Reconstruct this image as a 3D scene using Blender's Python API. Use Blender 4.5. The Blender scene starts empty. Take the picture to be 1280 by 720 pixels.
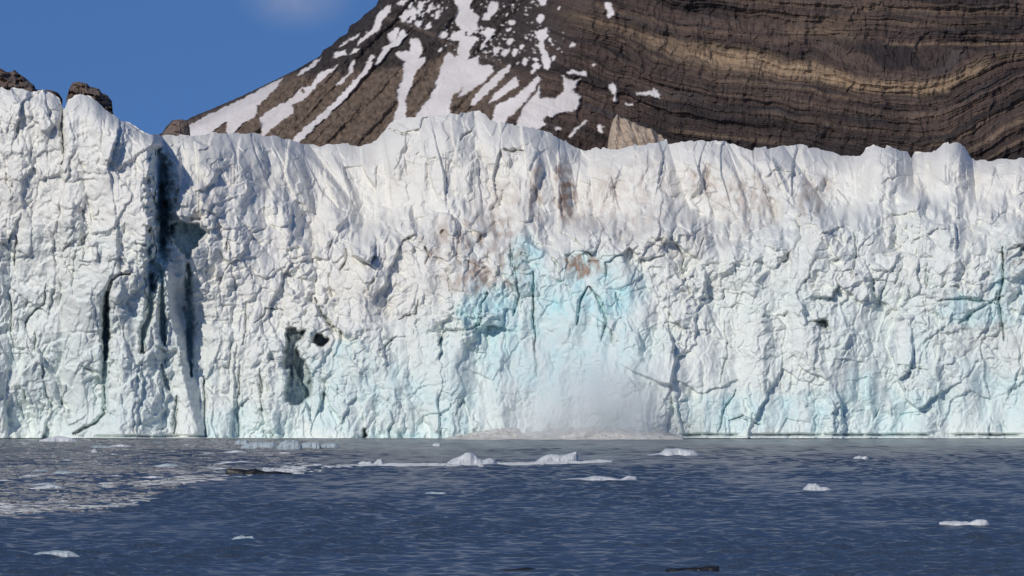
import bpy, math
import numpy as np

rng = np.random.default_rng(7)
scene = bpy.context.scene
COL = scene.collection
R = math.radians

# ------------------------------------------------------------------ camera geometry
CAM_H = 8.0            # a ship's lower deck
F = 6000.0             # focal length in photo pixels (long lens)
HORIZON = 468.0
PITCH = math.atan((HORIZON - 360.0) / F)
CA, SA = math.cos(PITCH), math.sin(PITCH)


def at(u, v, Y):
    """photo direction (u, v) at the real distance Y -> world point"""
    a = (np.asarray(u, float) - 640.0) / F
    b = (360.0 - np.asarray(v, float)) / F
    dy = CA - b * SA
    dz = SA + b * CA
    s = Y / dy
    return np.stack(np.broadcast_arrays(a * s, Y, CAM_H + dz * s), -1)


def on_water(u, v):
    a = (u - 640.0) / F
    b = (360.0 - v) / F
    dy = CA - b * SA
    dz = SA + b * CA
    Y = CAM_H * dy / (-dz)
    return a * Y / dy, Y


# ------------------------------------------------------------------ noise
def h2(ix, iy, seed):
    n = (ix.astype(np.int64) * 374761393 + iy.astype(np.int64) * 668265263 + seed * 974634777) & 0xFFFFFFFF
    n = ((n ^ (n >> 13)) * 1274126177) & 0xFFFFFFFF
    n = ((n ^ (n >> 16)) * 2246822519) & 0xFFFFFFFF
    n = n ^ (n >> 15)
    return (n & 0xFFFFFF).astype(np.float32) / float(0xFFFFFF)


def perlin(x, y, seed=0):
    ix = np.floor(x); iy = np.floor(y)
    fx = (x - ix).astype(np.float32); fy = (y - iy).astype(np.float32)
    ux = fx * fx * fx * (fx * (fx * 6 - 15) + 10)
    uy = fy * fy * fy * (fy * (fy * 6 - 15) + 10)
    ix = ix.astype(np.int64); iy = iy.astype(np.int64)

    def g(i, j, dx, dy):
        a = h2(i, j, seed) * (2 * np.pi)
        return np.cos(a) * dx + np.sin(a) * dy
    n00 = g(ix, iy, fx, fy); n10 = g(ix + 1, iy, fx - 1, fy)
    n01 = g(ix, iy + 1, fx, fy - 1); n11 = g(ix + 1, iy + 1, fx - 1, fy - 1)
    return ((n00 * (1 - ux) + n10 * ux) * (1 - uy) + (n01 * (1 - ux) + n11 * ux) * uy) * 1.5


def fbm(x, y, oct=4, seed=0, gain=0.5, lac=2.03):
    r = 0; a = 1.0; s = 0
    for i in range(oct):
        r = r + a * perlin(x, y, seed + 17 * i); s += a
        a *= gain; x = x * lac + 3.7; y = y * lac - 1.3
    return r / s


def worley(x, y, seed=0, jit=0.95):
    ix = np.floor(x).astype(np.int64); iy = np.floor(y).astype(np.int64)
    f1 = np.full(x.shape, 9.0, np.float32); f2 = f1.copy()
    cx = np.zeros(x.shape, np.float32); cy = cx.copy()
    ci = np.zeros(x.shape, np.int64); cj = ci.copy()
    for dj in (-1, 0, 1):
        for di in (-1, 0, 1):
            i = ix + di; j = iy + dj
            px = i + 0.5 + (h2(i, j, seed) - 0.5) * jit
            py = j + 0.5 + (h2(i, j, seed + 5) - 0.5) * jit
            dx = (x - px).astype(np.float32); dy = (y - py).astype(np.float32)
            d = dx * dx + dy * dy
            m = d < f1
            f2 = np.where(m, f1, np.minimum(f2, d))
            f1 = np.where(m, d, f1)
            cx = np.where(m, dx, cx); cy = np.where(m, dy, cy)
            ci = np.where(m, i, ci); cj = np.where(m, j, cj)
    return np.sqrt(f1), np.sqrt(f2), cx, cy, ci, cj


def blocks(x, y, seed, tilt=1.0, step=1.0):
    """tilted, stepped facets: broken ice. Returns (displacement about -1..1, edge distance)"""
    f1, f2, dx, dy, ci, cj = worley(x, y, seed)
    off = (h2(ci, cj, seed + 11) - 0.5) * 2
    gx = (h2(ci, cj, seed + 12) - 0.5) * 2
    gy = (h2(ci, cj, seed + 13) - 0.5) * 2
    return step * off + tilt * (gx * dx + gy * dy) * 1.6, f2 - f1


def sst(x, a, b):
    t = np.clip((x - a) / (b - a), 0, 1)
    return t * t * (3 - 2 * t)


def interp(u, pts):
    p = np.array(pts, float)
    return np.interp(u, p[:, 0], p[:, 1])


def in_poly(u, v, poly):
    p = np.array(poly, float)
    inside = np.zeros(u.shape, bool)
    j = len(p) - 1
    for i in range(len(p)):
        xi, yi = p[i]; xj, yj = p[j]
        if yi != yj:
            c = ((yi > v) != (yj > v)) & (u < (xj - xi) * (v - yi) / (yj - yi) + xi)
            inside ^= c
        j = i
    return inside


def line_dist(u, v, pts):
    """distance to a polyline and the running parameter 0..1 of the nearest point"""
    p = np.array(pts, float)
    L = np.r_[0, np.cumsum(np.hypot(*np.diff(p, axis=0).T))]
    best = np.full(u.shape, 1e9); tt = np.zeros(u.shape)
    for k in range(len(p) - 1):
        a, b = p[k], p[k + 1]
        d = b - a; l2 = max(float(d @ d), 1e-9)
        t = np.clip(((u - a[0]) * d[0] + (v - a[1]) * d[1]) / l2, 0, 1)
        q = np.hypot(u - a[0] - t * d[0], v - a[1] - t * d[1])
        m = q < best
        best = np.where(m, q, best); tt = np.where(m, (L[k] + t * (L[k + 1] - L[k])) / L[-1], tt)
    return best, tt


# ------------------------------------------------------------------ scene helpers
def mesh_obj(name, verts, quads, mat=None, parent=None, smooth=False, attrs=None, tris=None):
    me = bpy.data.meshes.new(name)
    verts = np.ascontiguousarray(verts, np.float32).reshape(-1, 3)
    nq = 0 if quads is None else len(quads)
    nt = 0 if tris is None else len(tris)
    loops = []
    if nq: loops.append(np.asarray(quads, np.int32).ravel())
    if nt: loops.append(np.asarray(tris, np.int32).ravel())
    loops = np.concatenate(loops)
    starts = np.r_[np.arange(nq) * 4, nq * 4 + np.arange(nt) * 3].astype(np.int32)
    me.vertices.add(len(verts)); me.vertices.foreach_set('co', verts.ravel())
    me.loops.add(len(loops)); me.loops.foreach_set('vertex_index', loops)
    me.polygons.add(nq + nt); me.polygons.foreach_set('loop_start', starts)
    me.polygons.foreach_set('use_smooth', np.full(nq + nt, smooth))
    if attrs:
        for k, a in attrs.items():
            at_ = me.color_attributes.new(k, 'FLOAT_COLOR', 'POINT')
            buf = np.ones((len(verts), 4), np.float32); buf[:, :a.shape[1]] = a
            at_.data.foreach_set('color', buf.ravel())
    me.update(calc_edges=True); me.validate()
    o = bpy.data.objects.new(name, me); COL.objects.link(o)
    if mat: me.materials.append(mat)
    if parent: o.parent = parent
    return o


def tag(o, label=None, cat=None, group=None, kind=None):
    if label: o['label'] = label
    if cat: o['category'] = cat
    if group: o['group'] = group
    if kind: o['kind'] = kind
    return o


def grid_quads(nr, nc):
    a = np.arange((nr - 1) * nc).reshape(nr - 1, nc)[:, :-1].ravel()
    return np.stack([a, a + nc, a + nc + 1, a + 1], -1)


class Mat:
    def __init__(self, name, rough=0.6, spec=0.4):
        self.m = bpy.data.materials.new(name); self.m.use_nodes = True
        self.t = self.m.node_tree; self.n = self.t.nodes; self.l = self.t.links
        self.b = self.n['Principled BSDF']
        self.b.inputs['Roughness'].default_value = rough
        self.b.inputs['Specular IOR Level'].default_value = spec

    def node(self, typ, **kw):
        x = self.n.new(typ)
        for k, v in kw.items(): setattr(x, k, v)
        return x

    def noise(self, scale, detail=6, rough=0.6, vec=None, dist=0.0):
        x = self.node('ShaderNodeTexNoise')
        x.inputs['Scale'].default_value = scale; x.inputs['Detail'].default_value = detail
        x.inputs['Roughness'].default_value = rough; x.inputs['Distortion'].default_value = dist
        if vec is not None: self.l.new(vec, x.inputs['Vector'])
        return x.outputs['Fac']

    def coords(self, scale=(1, 1, 1), rot=(0, 0, 0)):
        c = self.node('ShaderNodeTexCoord'); m = self.node('ShaderNodeMapping')
        m.inputs['Scale'].default_value = scale; m.inputs['Rotation'].default_value = rot
        self.l.new(c.outputs['Object'], m.inputs['Vector'])
        return m.outputs['Vector']

    def ramp(self, fac, stops):
        r = self.node('ShaderNodeValToRGB'); e = r.color_ramp.elements
        while len(e) < len(stops): e.new(0.5)
        for i, (p, c) in enumerate(stops):
            e[i].position = p; e[i].color = (*c, 1) if len(c) == 3 else c
        self.l.new(fac, r.inputs['Fac'])
        return r.outputs['Color']

    def mix(self, fac, a, b, mode='MIX'):
        x = self.node('ShaderNodeMix', data_type='RGBA', blend_type=mode)
        for s, i in ((fac, 0), (a, 6), (b, 7)):
            if hasattr(s, 'is_linked') or hasattr(s, 'links'): self.l.new(s, x.inputs[i])
            elif i == 0: x.inputs[0].default_value = s
            else: x.inputs[i].default_value = (*s, 1)
        return x.outputs[2]

    def math(self, op, a, b=0.0, clamp=False):
        x = self.node('ShaderNodeMath', operation=op, use_clamp=clamp)
        for s, i in ((a, 0), (b, 1)):
            if hasattr(s, 'links'): self.l.new(s, x.inputs[i])
            else: x.inputs[i].default_value = s
        return x.outputs[0]

    def attr(self, name):
        a = self.node('ShaderNodeAttribute', attribute_name=name)
        s = self.node('ShaderNodeSeparateColor'); self.l.new(a.outputs['Color'], s.inputs[0])
        return a.outputs['Color'], s.outputs[0], s.outputs[1], s.outputs[2]

    def color(self, s):
        if hasattr(s, 'links'): self.l.new(s, self.b.inputs['Base Color'])
        else: self.b.inputs['Base Color'].default_value = (*s, 1)
        return self

    def bump(self, h, dist=0.1, strength=1.0):
        x = self.node('ShaderNodeBump'); x.inputs['Distance'].default_value = dist
        x.inputs['Strength'].default_value = strength
        self.l.new(h, x.inputs['Height']); self.l.new(x.outputs['Normal'], self.b.inputs['Normal'])
        return self


# ------------------------------------------------------------------ materials
def ice_material():
    m = Mat('glacier_ice', 0.55, 0.35)
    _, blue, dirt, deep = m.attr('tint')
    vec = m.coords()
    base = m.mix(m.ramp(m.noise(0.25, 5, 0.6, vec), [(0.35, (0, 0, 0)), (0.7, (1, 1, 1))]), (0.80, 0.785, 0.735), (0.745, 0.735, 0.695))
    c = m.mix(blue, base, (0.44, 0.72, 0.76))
    c = m.mix(dirt, c, (0.34, 0.235, 0.18))
    c = m.mix(deep, c, (0.04, 0.09, 0.11))  # shade inside the caves, painted into the ice colour
    m.color(c)
    m.bump(m.noise(2.2, 6, 0.65, vec), 0.10, 0.35)
    return m.m


def floe_material(name, c0, c1, sc=1.5):
    m = Mat(name, 0.45, 0.4)
    vec = m.coords()
    m.color(m.ramp(m.noise(sc, 5, 0.6, vec), [(0.35, c0), (0.65, c1)]))
    m.bump(m.noise(3.0, 5, 0.6, vec), 0.06, 0.7)
    return m.m


M_ICE = ice_material()
M_FLOE = floe_material('floating_ice', (0.46, 0.49, 0.52), (0.70, 0.71, 0.71))
M_FLOEBLUE = floe_material('blue_grey_ice', (0.27, 0.34, 0.38), (0.46, 0.52, 0.54))
M_DIRTY = floe_material('dirty_ice', (0.085, 0.09, 0.10), (0.38, 0.385, 0.39))
M_PALE = floe_material('pale_brash', (0.48, 0.49, 0.49), (0.68, 0.68, 0.66))
M_DARK = floe_material('dark_wet_ice', (0.006, 0.007, 0.009), (0.016, 0.016, 0.018))
M_FOAM = floe_material('churned_foam', (0.40, 0.375, 0.345), (0.68, 0.655, 0.625), 0.9)


def rock_material(name, c0, c1, c2, sc=0.4):
    m = Mat(name, 0.85, 0.2)
    vec = m.coords((1, 1, 2.2))
    m.color(m.ramp(m.noise(sc, 8, 0.7, vec), [(0.3, c0), (0.5, c1), (0.72, c2)]))
    m.bump(m.noise(sc * 3, 8, 0.7, vec), 0.6, 1.0)
    return m.m


M_ROCK = rock_material('brown_rock', (0.12, 0.085, 0.07), (0.21, 0.155, 0.128), (0.30, 0.23, 0.185))


def mountain_material():
    m = Mat('layered_rock', 0.85, 0.15)
    col, *_ = m.attr('rock')
    _, snow, _, _ = m.attr('snow')
    vec = m.coords()
    n = m.noise(0.35, 8, 0.7, vec)
    var = m.ramp(n, [(0.25, (0.66, 0.64, 0.64)), (0.75, (1.3, 1.31, 1.32))])
    rock = m.mix(1.0, col, var, 'MULTIPLY')
    sn = m.ramp(m.noise(0.05, 4, 0.5, vec), [(0.35, (0.60, 0.555, 0.54)), (0.65, (0.72, 0.675, 0.66))])
    m.color(m.mix(snow, rock, sn))
    m.bump(m.noise(0.5, 7, 0.6, vec), 0.6, 0.45)
    return m.m


M_MOUNT = mountain_material()
M_SCREE = rock_material('tan_scree', (0.27, 0.21, 0.165), (0.44, 0.345, 0.265), (0.56, 0.46, 0.37), 0.25)


def water_material():
    m = Mat('sea_water', 0.2, 0.5)
    m.b.inputs['IOR'].default_value = 1.333
    m.color((0.064, 0.090, 0.134))
    vec = m.coords((1.9, 0.42, 1.0))
    m.bump(m.noise(1.5, 8, 0.74, vec), 0.36, 0.9)
    return m.m


M_WATER = water_material()

# ------------------------------------------------------------------ glacier
CREST = [(-140, 104), (-60, 106), (0, 109), (30, 112), (62, 114), (73, 119), (78, 134), (81, 136), (85, 124), (95, 119), (110, 119), (122, 126),
         (132, 138), (141, 142), (150, 149), (160, 153), (172, 161), (181, 168), (188, 170), (205, 168), (250, 168), (285, 167), (320, 166), (345, 170), (380, 180),
         (400, 183), (420, 180), (450, 183), (470, 176), (480, 164), (488, 154), (505, 147), (530, 145), (560, 143), (585, 141), (606, 142), (613, 150),
         (640, 157), (680, 163), (705, 174), (720, 184), (730, 187), (745, 184), (760, 187), (790, 181), (830, 178), (870, 176), (905, 175), (925, 182), (940, 186),
         (975, 183), (1000, 181), (1040, 190), (1060, 195), (1075, 196), (1082, 187), (1092, 182), (1110, 184), (1134, 189), (1139, 200), (1143, 191),
         (1164, 192), (1170, 188), (1180, 180), (1195, 178), (1206, 184), (1214, 198), (1225, 201), (1250, 199), (1280, 197), (1420, 190)]
DOMEBASE = [(-140, 215), (180, 215), (230, 240), (300, 250), (350, 268), (390, 292), (440, 280), (500, 285), (560, 268), (640, 286), (740, 284), (800, 275),
            (860, 272), (940, 285), (1000, 274), (1080, 266), (1180, 262), (1420, 268)]
# crack polyline, width in px, depth in m
CRACKS = [
    ([(77, 118), (79, 140), (76, 160), (80, 185), (78, 205)], 3, 4), ([(76, 132), (77, 150)], 4.5, 4),
    ([(196, 190), (201, 215), (201, 240), (204, 270), (203, 310)], 17, 13), ([(201, 235), (203, 280), (197, 320), (191, 360)], 12, 11),
    ([(188, 285), (187, 320), (187, 350), (189, 390), (180, 410), (178, 440)], 7, 6),
    ([(205, 300), (203, 340), (202, 380), (205, 430)], 7, 6), ([(235, 330), (236, 370), (238, 400), (236, 440), (240, 470)], 6, 6),
    ([(163, 342), (150, 343), (140, 350), (135, 365), (133, 400), (132, 430), (130, 460), (131, 490), (131, 515), (120, 528), (105, 535), (92, 542)], 4.0, 5),
    ([(134, 365), (133, 400), (132, 450)], 6.5, 7),
    ([(20, 295), (19, 332)], 2.6, 3), ([(8, 218), (14, 240)], 3.6, 3), ([(57, 355), (55, 380), (36, 395), (31, 412)], 2, 2.2),
    ([(105, 295), (104, 325)], 2, 2), ([(13, 370), (15, 430)], 2, 2), ([(44, 415), (43, 440)], 2, 2), ([(86, 435), (82, 450)], 2, 2),
    ([(200, 455), (211, 490)], 3.6, 3.5), ([(221, 495), (217, 542)], 3.4, 3.5), ([(255, 470), (257, 545)], 2.6, 3), ([(300, 463), (297, 510)], 2.4, 2.5),
    ([(297, 518), (298, 545)], 3.5, 2.5), ([(325, 460), (327, 512)], 2.2, 2), ([(304, 430), (308, 400), (307, 380)], 2, 1.8), ([(50, 520), (56, 505)], 2.4, 2),
    ([(318, 404), (330, 395), (332, 385), (355, 388)], 2, 1.8),
    ([(394, 372), (402, 395), (410, 402), (421, 414)], 2.6, 3.5), ([(431, 312), (434, 325), (424, 338)], 3, 3.2), ([(495, 422), (484, 430), (474, 440)], 2.4, 2.2),
    ([(523, 375), (520, 392), (498, 398)], 2, 2), ([(413, 300), (410, 322)], 2, 2), ([(283, 303), (284, 316)], 3, 2.5), ([(530, 308), (538, 318), (531, 330)], 2.6, 2.4),
    ([(222, 182), (227, 200), (225, 225), (220, 245), (216, 270)], 2.4, 3), ([(263, 205), (271, 217), (267, 229), (254, 237), (242, 240)], 2.6, 2.6), ([(270, 210), (275, 236)], 2.4, 2.8),
    ([(318, 168), (329, 190), (337, 220)], 2.2, 2.4), ([(352, 176), (376, 200), (391, 238), (393, 275)], 2.2, 2.6), ([(372, 184), (400, 205), (428, 240), (438, 262)], 2, 2.2),
    ([(415, 190), (435, 220), (448, 255), (452, 280)], 2.2, 2.4), ([(374, 264), (376, 280), (370, 297)], 2.8, 3), ([(382, 278), (389, 295)], 2.2, 2.2),
    ([(486, 160), (512, 170)], 2, 2), ([(514, 172), (502, 192), (494, 222)], 2.2, 2.4), ([(508, 200), (500, 226)], 1.8, 1.8), ([(576, 174), (590, 163)], 3, 2.6), ([(630, 187), (656, 189)], 2.6, 2.8),
    ([(639, 192), (636, 222)], 2.2, 2.4), ([(672, 188), (677, 210), (669, 240), (661, 278)], 2.6, 3), ([(630, 238), (615, 262), (612, 275)], 2.6, 2.6), ([(610, 205), (612, 228)], 2, 2),
    ([(692, 212), (704, 220), (708, 245), (716, 275)], 4, 3), ([(718, 186), (720, 204)], 2, 2), ([(765, 222), (760, 245), (748, 270)], 2, 2), ([(740, 222), (735, 250)], 2, 2),
    ([(556, 190), (560, 215), (556, 245)], 2, 1.8), ([(592, 195), (590, 230), (594, 250)], 2, 2), ([(530, 175), (536, 200), (533, 240)], 1.8, 1.8), ([(780, 205), (768, 235), (770, 268)], 2, 2),
    ([(636, 305), (645, 345), (648, 368)], 2.4, 2.4), ([(666, 340), (667, 400), (669, 440)], 2.4, 3), ([(609, 366), (602, 380), (600, 402), (592, 412), (574, 414), (558, 412), (547, 432)], 2.6, 2.8),
    ([(650, 368), (641, 395)], 3, 2.8), ([(735, 358), (725, 378), (722, 404)], 2.8, 3), ([(737, 358), (750, 376), (758, 400), (752, 424)], 3, 3.4), ([(764, 413), (768, 432)], 2.6, 2.4),
    ([(690, 322), (698, 334)], 2.4, 2.2), ([(668, 425), (671, 470)], 1.8, 1.6), ([(770, 365), (774, 385)], 2, 1.6),
    ([(1130, 272), (1136, 302)], 2.8, 3), ([(1126, 335), (1118, 356)], 2.2, 2), ([(1252, 308), (1254, 345), (1248, 375), (1255, 425)], 2.8, 3.4), ([(1173, 376), (1200, 373), (1238, 378), (1255, 370)], 2.6, 2.6),
    ([(1242, 378), (1216, 390), (1200, 404)], 3.6, 2.6), ([(1013, 402), (1033, 402), (1033, 411)], 3.4, 3), ([(921, 488), (906, 510), (898, 542)], 2.2, 2), ([(911, 526), (928, 521), (950, 531)], 2, 1.8),
    ([(1085, 252), (1088, 272)], 3, 2.6), ([(1009, 252), (1018, 278)], 2.8, 2.6), ([(1032, 222), (1022, 240)], 2.8, 2.6), ([(1140, 188), (1141, 218)], 2.2, 2.6), ([(1162, 205), (1161, 214)], 3.6, 2.6),
    ([(1205, 204), (1206, 224)], 2.2, 2), ([(1244, 207), (1248, 222)], 2.6, 2), ([(955, 188), (975, 212), (987, 246), (997, 272)], 2.4, 2.6), ([(925, 190), (948, 212), (962, 250), (968, 275)], 2, 2),
    ([(905, 195), (925, 225), (935, 262)], 1.8, 1.8), ([(884, 205), (874, 238), (862, 252)], 2.4, 2.2), ([(1088, 188), (1075, 228)], 2, 1.8), ([(1245, 262), (1243, 282)], 2.4, 2), ([(1185, 205), (1188, 230)], 1.8, 1.6),
    ([(880, 296), (876, 310)], 2.2, 2), ([(1160, 330), (1158, 360)], 2, 1.6), ([(1122, 455), (1140, 460), (1160, 462)], 1.8, 1.4), ([(1065, 345), (1070, 320), (1068, 290)], 1.8, 1.6),
    ([(840, 300), (855, 320), (850, 345)], 1.8, 1.6), ([(900, 480), (910, 440), (905, 400)], 1.6, 1.4), ([(700, 290), (720, 300), (740, 322)], 2, 1.8), ([(570, 520), (577, 500), (590, 512)], 2.2, 1.6),
]
PILLS = [  ([(213, 280), (230, 276), (248, 281), (257, 290), (250, 304), (240, 312), (236, 324), (226, 313), (217, 306)], 5.5, 0.0),  # recess shaped in place of the tower's cast shadow, tinted blue as shade
    # long straight-sided shaded slabs ("deep" cuts): polygon, depth, dark cave shade painted into the colour
    ([(357, 409), (371, 412), (383, 413), (381, 423), (371, 427), (369, 440), (366, 458), (357, 462)], 3.0, 0.5),
    ([(372, 434), (382, 456), (391, 480), (389, 496), (379, 501), (374, 507), (358, 503), (360, 470), (368, 450)], 3.2, 0.55),
    ([(394, 416), (403, 417), (409, 426), (405, 433), (398, 433), (393, 428)], 4.0, 0.75),
    ([(1018, 400), (1033, 401), (1033, 411), (1024, 408)], 2.0, 0.35),
    ([(452, 536), (458, 538), (460, 546), (453, 547)], 2.0, 0.6),
]
BLUE = [  # centre, radii, strength
    (90, 440, 170, 130, 0.17), (655, 335, 26, 45, 0.92), (735, 365, 70, 50, 0.88), (690, 425, 115, 80, 0.58), (610, 388, 45, 32, 0.78), (1215, 388, 48, 22, 0.55), (1268, 350, 28, 70, 0.45),
    (455, 495, 110, 55, 0.36), (440, 437, 26, 12, 0.5), (560, 520, 60, 40, 0.38), (320, 535, 70, 30, 0.30), (930, 515, 90, 26, 0.40), (1090, 515, 120, 32, 0.40),
    (1250, 500, 90, 40, 0.3), (1080, 480, 25, 20, 0.35), (1150, 420, 120, 90, 0.16), (600, 460, 120, 100, 0.20), (90, 335, 110, 60, 0.14), (60, 520, 160, 40, 0.10), (1080, 330, 220, 110, 0.10),
    (505, 545, 60, 8, 0.5), (575, 535, 18, 14, 0.5),
]
DIRT = [
    (600, 292, 60, 28, 0.34), (590, 345, 36, 26, 0.42), (722, 332, 36, 14, 0.75), (706, 240, 12, 40, 0.60), (672, 245, 10, 45, 0.35), (880, 225, 22, 26, 0.32), (935, 255, 40, 40, 0.26),
    (790, 250, 60, 60, 0.17), (640, 330, 22, 40, 0.35), (740, 270, 30, 25, 0.22), (860, 300, 60, 30, 0.14), (1275, 310, 30, 25, 0.3), (240, 250, 40, 30, 0.12), (1010, 255, 20, 18, 0.3),
    (1020, 235, 20, 20, 0.25), (560, 300, 40, 30, 0.20), (635, 250, 40, 30, 0.16), (1230, 425, 60, 26, 0.14), (500, 360, 90, 50, 0.07),
]


def crest_line(u):
    c = interp(u, CREST)
    return c + 2.4 * fbm(u / 12.0, u * 0 + 3.3, 4, 91) + 1.5 * soften(np.stack([blocks(u / 15.0, u * 0 + 0.4, 92, 1.2, 0.9)[0]] * 3), 1)[1]


def soften(a, n):
    a = a.copy()
    for _ in range(n):
        a[1:-1] = (a[:-2] + 2 * a[1:-1] + a[2:]) / 4
        a[:, 1:-1] = (a[:, :-2] + 2 * a[:, 1:-1] + a[:, 2:]) / 4
    return a


def glacier_fields(U, V, C):
    """distance D in metres and the tint of the ice for every grid point"""
    wu = U + 9 * fbm(U / 55, V / 55, 3, 1) + 3 * fbm(U / 13, V / 13, 2, 2)
    wv = V + 9 * fbm(U / 55 + 40, V / 55, 3, 3) + 3 * fbm(U / 13 + 9, V / 13, 2, 4)
    base = interp(U, DOMEBASE) + 26 * fbm(U / 62, V / 90, 4, 5) - 6
    tower = 1 - sst(U + 5 * fbm(U / 30, V / 30, 3, 6) - interp(V, [(100, 186), (180, 189), (230, 192), (300, 194), (400, 214), (480, 232), (560, 245)]), 0, 16)
    dome = (1 - sst(V, base - 10, base + 22)) * (1 - tower)
    # --- large form
    ks = np.hanning(41); C = np.broadcast_to(np.convolve(np.pad(interp(U[0], CREST), 20, 'edge'), ks / ks.sum(), 'valid'), U.shape)
    D = 600 + 7.0 * ((548 - np.clip(V, 300, 560)) / 248) ** 1.3
    shelf = sst(V, base + 45 + 16 * fbm(U / 26, V / 60, 3, 7), base - 22 + 14 * fbm(U / 22 + 4, V / 60, 3, 8))
    D = D + (2.5 + 6.0 * sst(U, 260, 400)) * shelf
    h = np.clip((base - V) / np.maximum(base - C, 20), 0, 1.02)       # 0 foot of dome .. 1 crest
    D = D + dome * (3.5 * h + 4.5 * np.clip(h - 0.62, 0, 1) ** 2 / 0.15)
    bul = np.full(U.shape, -8.0)
    for cu, ru, a, sh in ((285, 120, 11, .55), (345, 70, 6, .75), (556, 88, 8, .12), (650, 80, 9, .25), (800, 70, 7, .1), (895, 90, 11, .6), (960, 45, 6, .7), (1105, 42, 8, .1), (1188, 36, 8, .1), (1290, 80, 6, .1), (235, 40, 5, .1), (205, 40, 5, .1)):
        q = np.clip(1 - ((U - sh * (V - 215) - cu) / ru) ** 2, 0, 1)
        bul = np.maximum(bul, a * (q ** 0.75 - 1))
    D = D - dome * bul * (0.6 + 0.4 * h)
    D = D - 5.5 * (1 - sst(U, 235, 350)) * (1 - sst(V, 300, 400))
    ht = np.clip((230 - V) / np.maximum(230 - C, 20), 0, 1)
    Dt = 597.6 - 2.2 * sst(V, 460, 250) + 1.5 * sst(V, 250, 110) + 5 * np.clip(ht - 0.7, 0, 1) ** 2 / 0.09
    Dt = Dt - 2.2 * np.sqrt(np.clip(1 - ((U - 140) / 62) ** 2, 0, 1)) * sst(V, 90, 200) + 0.9 * np.abs((U - 79) / 80) * (1 - sst(V, 190, 320))
    D = D * (1 - tower) + Dt * tower
    # broad bays and buttresses of the cliff
    low = sst(V, 330, 470)
    D = D + 3.4 * fbm(U / 120 + 5, V / 200, 3, 20) * (1 - dome) + 1.0 * fbm(U / 45, V / 170, 3, 21) * (1 - dome)
    # --- broken ice
    zone = np.exp(-((V - base - 8) / 26) ** 2) * (1 - tower)           # the ledge of rubble at the foot of the domes
    dome0 = dome; dome = dome * (1 - 0.85 * zone)
    rub = np.exp(-((V - (base + 70)) / 75) ** 2) * (1 - 0.6 * tower) * (1 - dome)
    rub = np.clip(np.maximum(rub + 0.25 * (1 - dome), 0.95 * zone), 0, 1)
    b1, e1 = blocks(wu / 40, wv / 46, 31)
    b2, e2 = blocks(wu / 17, wv / 18, 32)
    b3, e3 = blocks(wu / 8.0, wv / 7.5, 33)
    b4, e4 = blocks(wu / 4.2, wv / 4.0, 34)
    c0, _ = blocks((wu + 0.1 * wv) / 75, wv / 150, 38, tilt=1.3); c0b, _ = blocks(wu / 52, wv / 60, 39, tilt=1.3)
    c1, g1 = blocks(wu / 30 + 50, wv / 110, 35, tilt=1.2)
    c2, g2 = blocks(wu / 13 + 9, wv / 42, 36, tilt=1.2)
    c3, g3 = blocks(wu / 6 + 2, wv / 16, 37, tilt=1.2)
    scar = 1 - sst(((wu - 715) / 95) ** 2 + ((wv - 410) / 120) ** 2, 0.3, 1.4)          # where the face has just broken away
    rf = (1 - 0.55 * scar) * (0.38 + 0.95 * sst(fbm(U / 70 + 2, V / 55, 3, 62), -0.3, 0.3)) * (1 - 0.35 * sst(V, 380, 470) * sst(U, 420, 560))
    nd = (1 - 0.85 * dome) * rf
    patch = 0.6 + 0.8 * sst(fbm(U / 38, V / 38, 3, 61), -0.25, 0.3)
    RF = nd * rub * patch * (0.95 * b1 + 0.50 * b2 + 0.22 * b3 + 0.08 * b4)
    col = np.clip(1 - rub + 0.25, 0, 1) * (1 - dome)
    col = col * rf
    RF = RF + col * (0.80 * c1 + 0.24 * c2 + 0.09 * c3 + 0.11 * b3 * patch + 0.05 * b4 * patch)
    # lumpy crust between the blocks
    D = D + (1 - 0.6 * dome) * (0.15 * fbm(wu / 9, wv / 12, 4, 40) + 0.40 * np.abs(fbm(wu / 26, wv / 42, 3, 41)))
    # --- domes: sweeping flutes and a few facets
    q = U - 0.0045 * np.clip(V - C, 0, 200) ** 2 * np.where(U < 470, 1.0, np.where(U < 860, 0.15, np.where(U < 1060, 0.9, 0.1))) + 4 * fbm(U / 30, V / 60, 2, 42)
    d1, k1 = blocks(q / 24, V / 90 + U / 900, 43, tilt=1.3)
    d2, k2 = blocks(q / 11, V / 17, 44, tilt=1.2)
    RF = RF + dome * (0.58 * d1 + 0.18 * d2 + 0.16 * fbm(q / 8, V / 13, 4, 45) + (0.06 * b3 + 0.30 * b2 + 0.4 * b1) * sst(fbm(U / 60, V / 40, 3, 63), -.05, .3))
    # --- open joints along some block edges
    def joint(e, w, m, a):
        return a * np.exp(-(e / w) ** 2) * m
    n1 = sst(fbm(U / 45 + 7, V / 45, 3, 51), 0.02, 0.22); n2 = sst(fbm(U / 30 + 3, V / 30, 3, 52), 0.0, 0.25); n3 = sst(fbm(U / 22 + 1, V / 24, 3, 53), 0.02, 0.3)
    RF = RF + joint(e1, .04, n1, 0.9) * rub + joint(e2, .08, n2, 0.5) * rub
    RF = RF + (joint(g1, .045, n2, 1.1) + joint(g2, .08, n1, 0.5)) * col
    RF = RF + dome * joint(k1, .05, n2, 0.5)
    RF = RF + (1 - dome) * (1 - 0.8 * scar) * (0.62 * c0 + 0.36 * c0b)
    D = D + 0.58 * soften(RF, 2) + 0.10 * RF
    # --- the cracks one can name
    _, _, kx, ky, _, _ = worley(U / 13, V / 17, 73)
    ju = U + 2.6 * fbm(U / 14, V / 14, 3, 71) + 1.5 * kx; jv = V + 2.4 * fbm(U / 14 + 8, V / 14, 3, 72) + 1.5 * ky
    ru, rv = U[0, :], V[:, 0]
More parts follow.
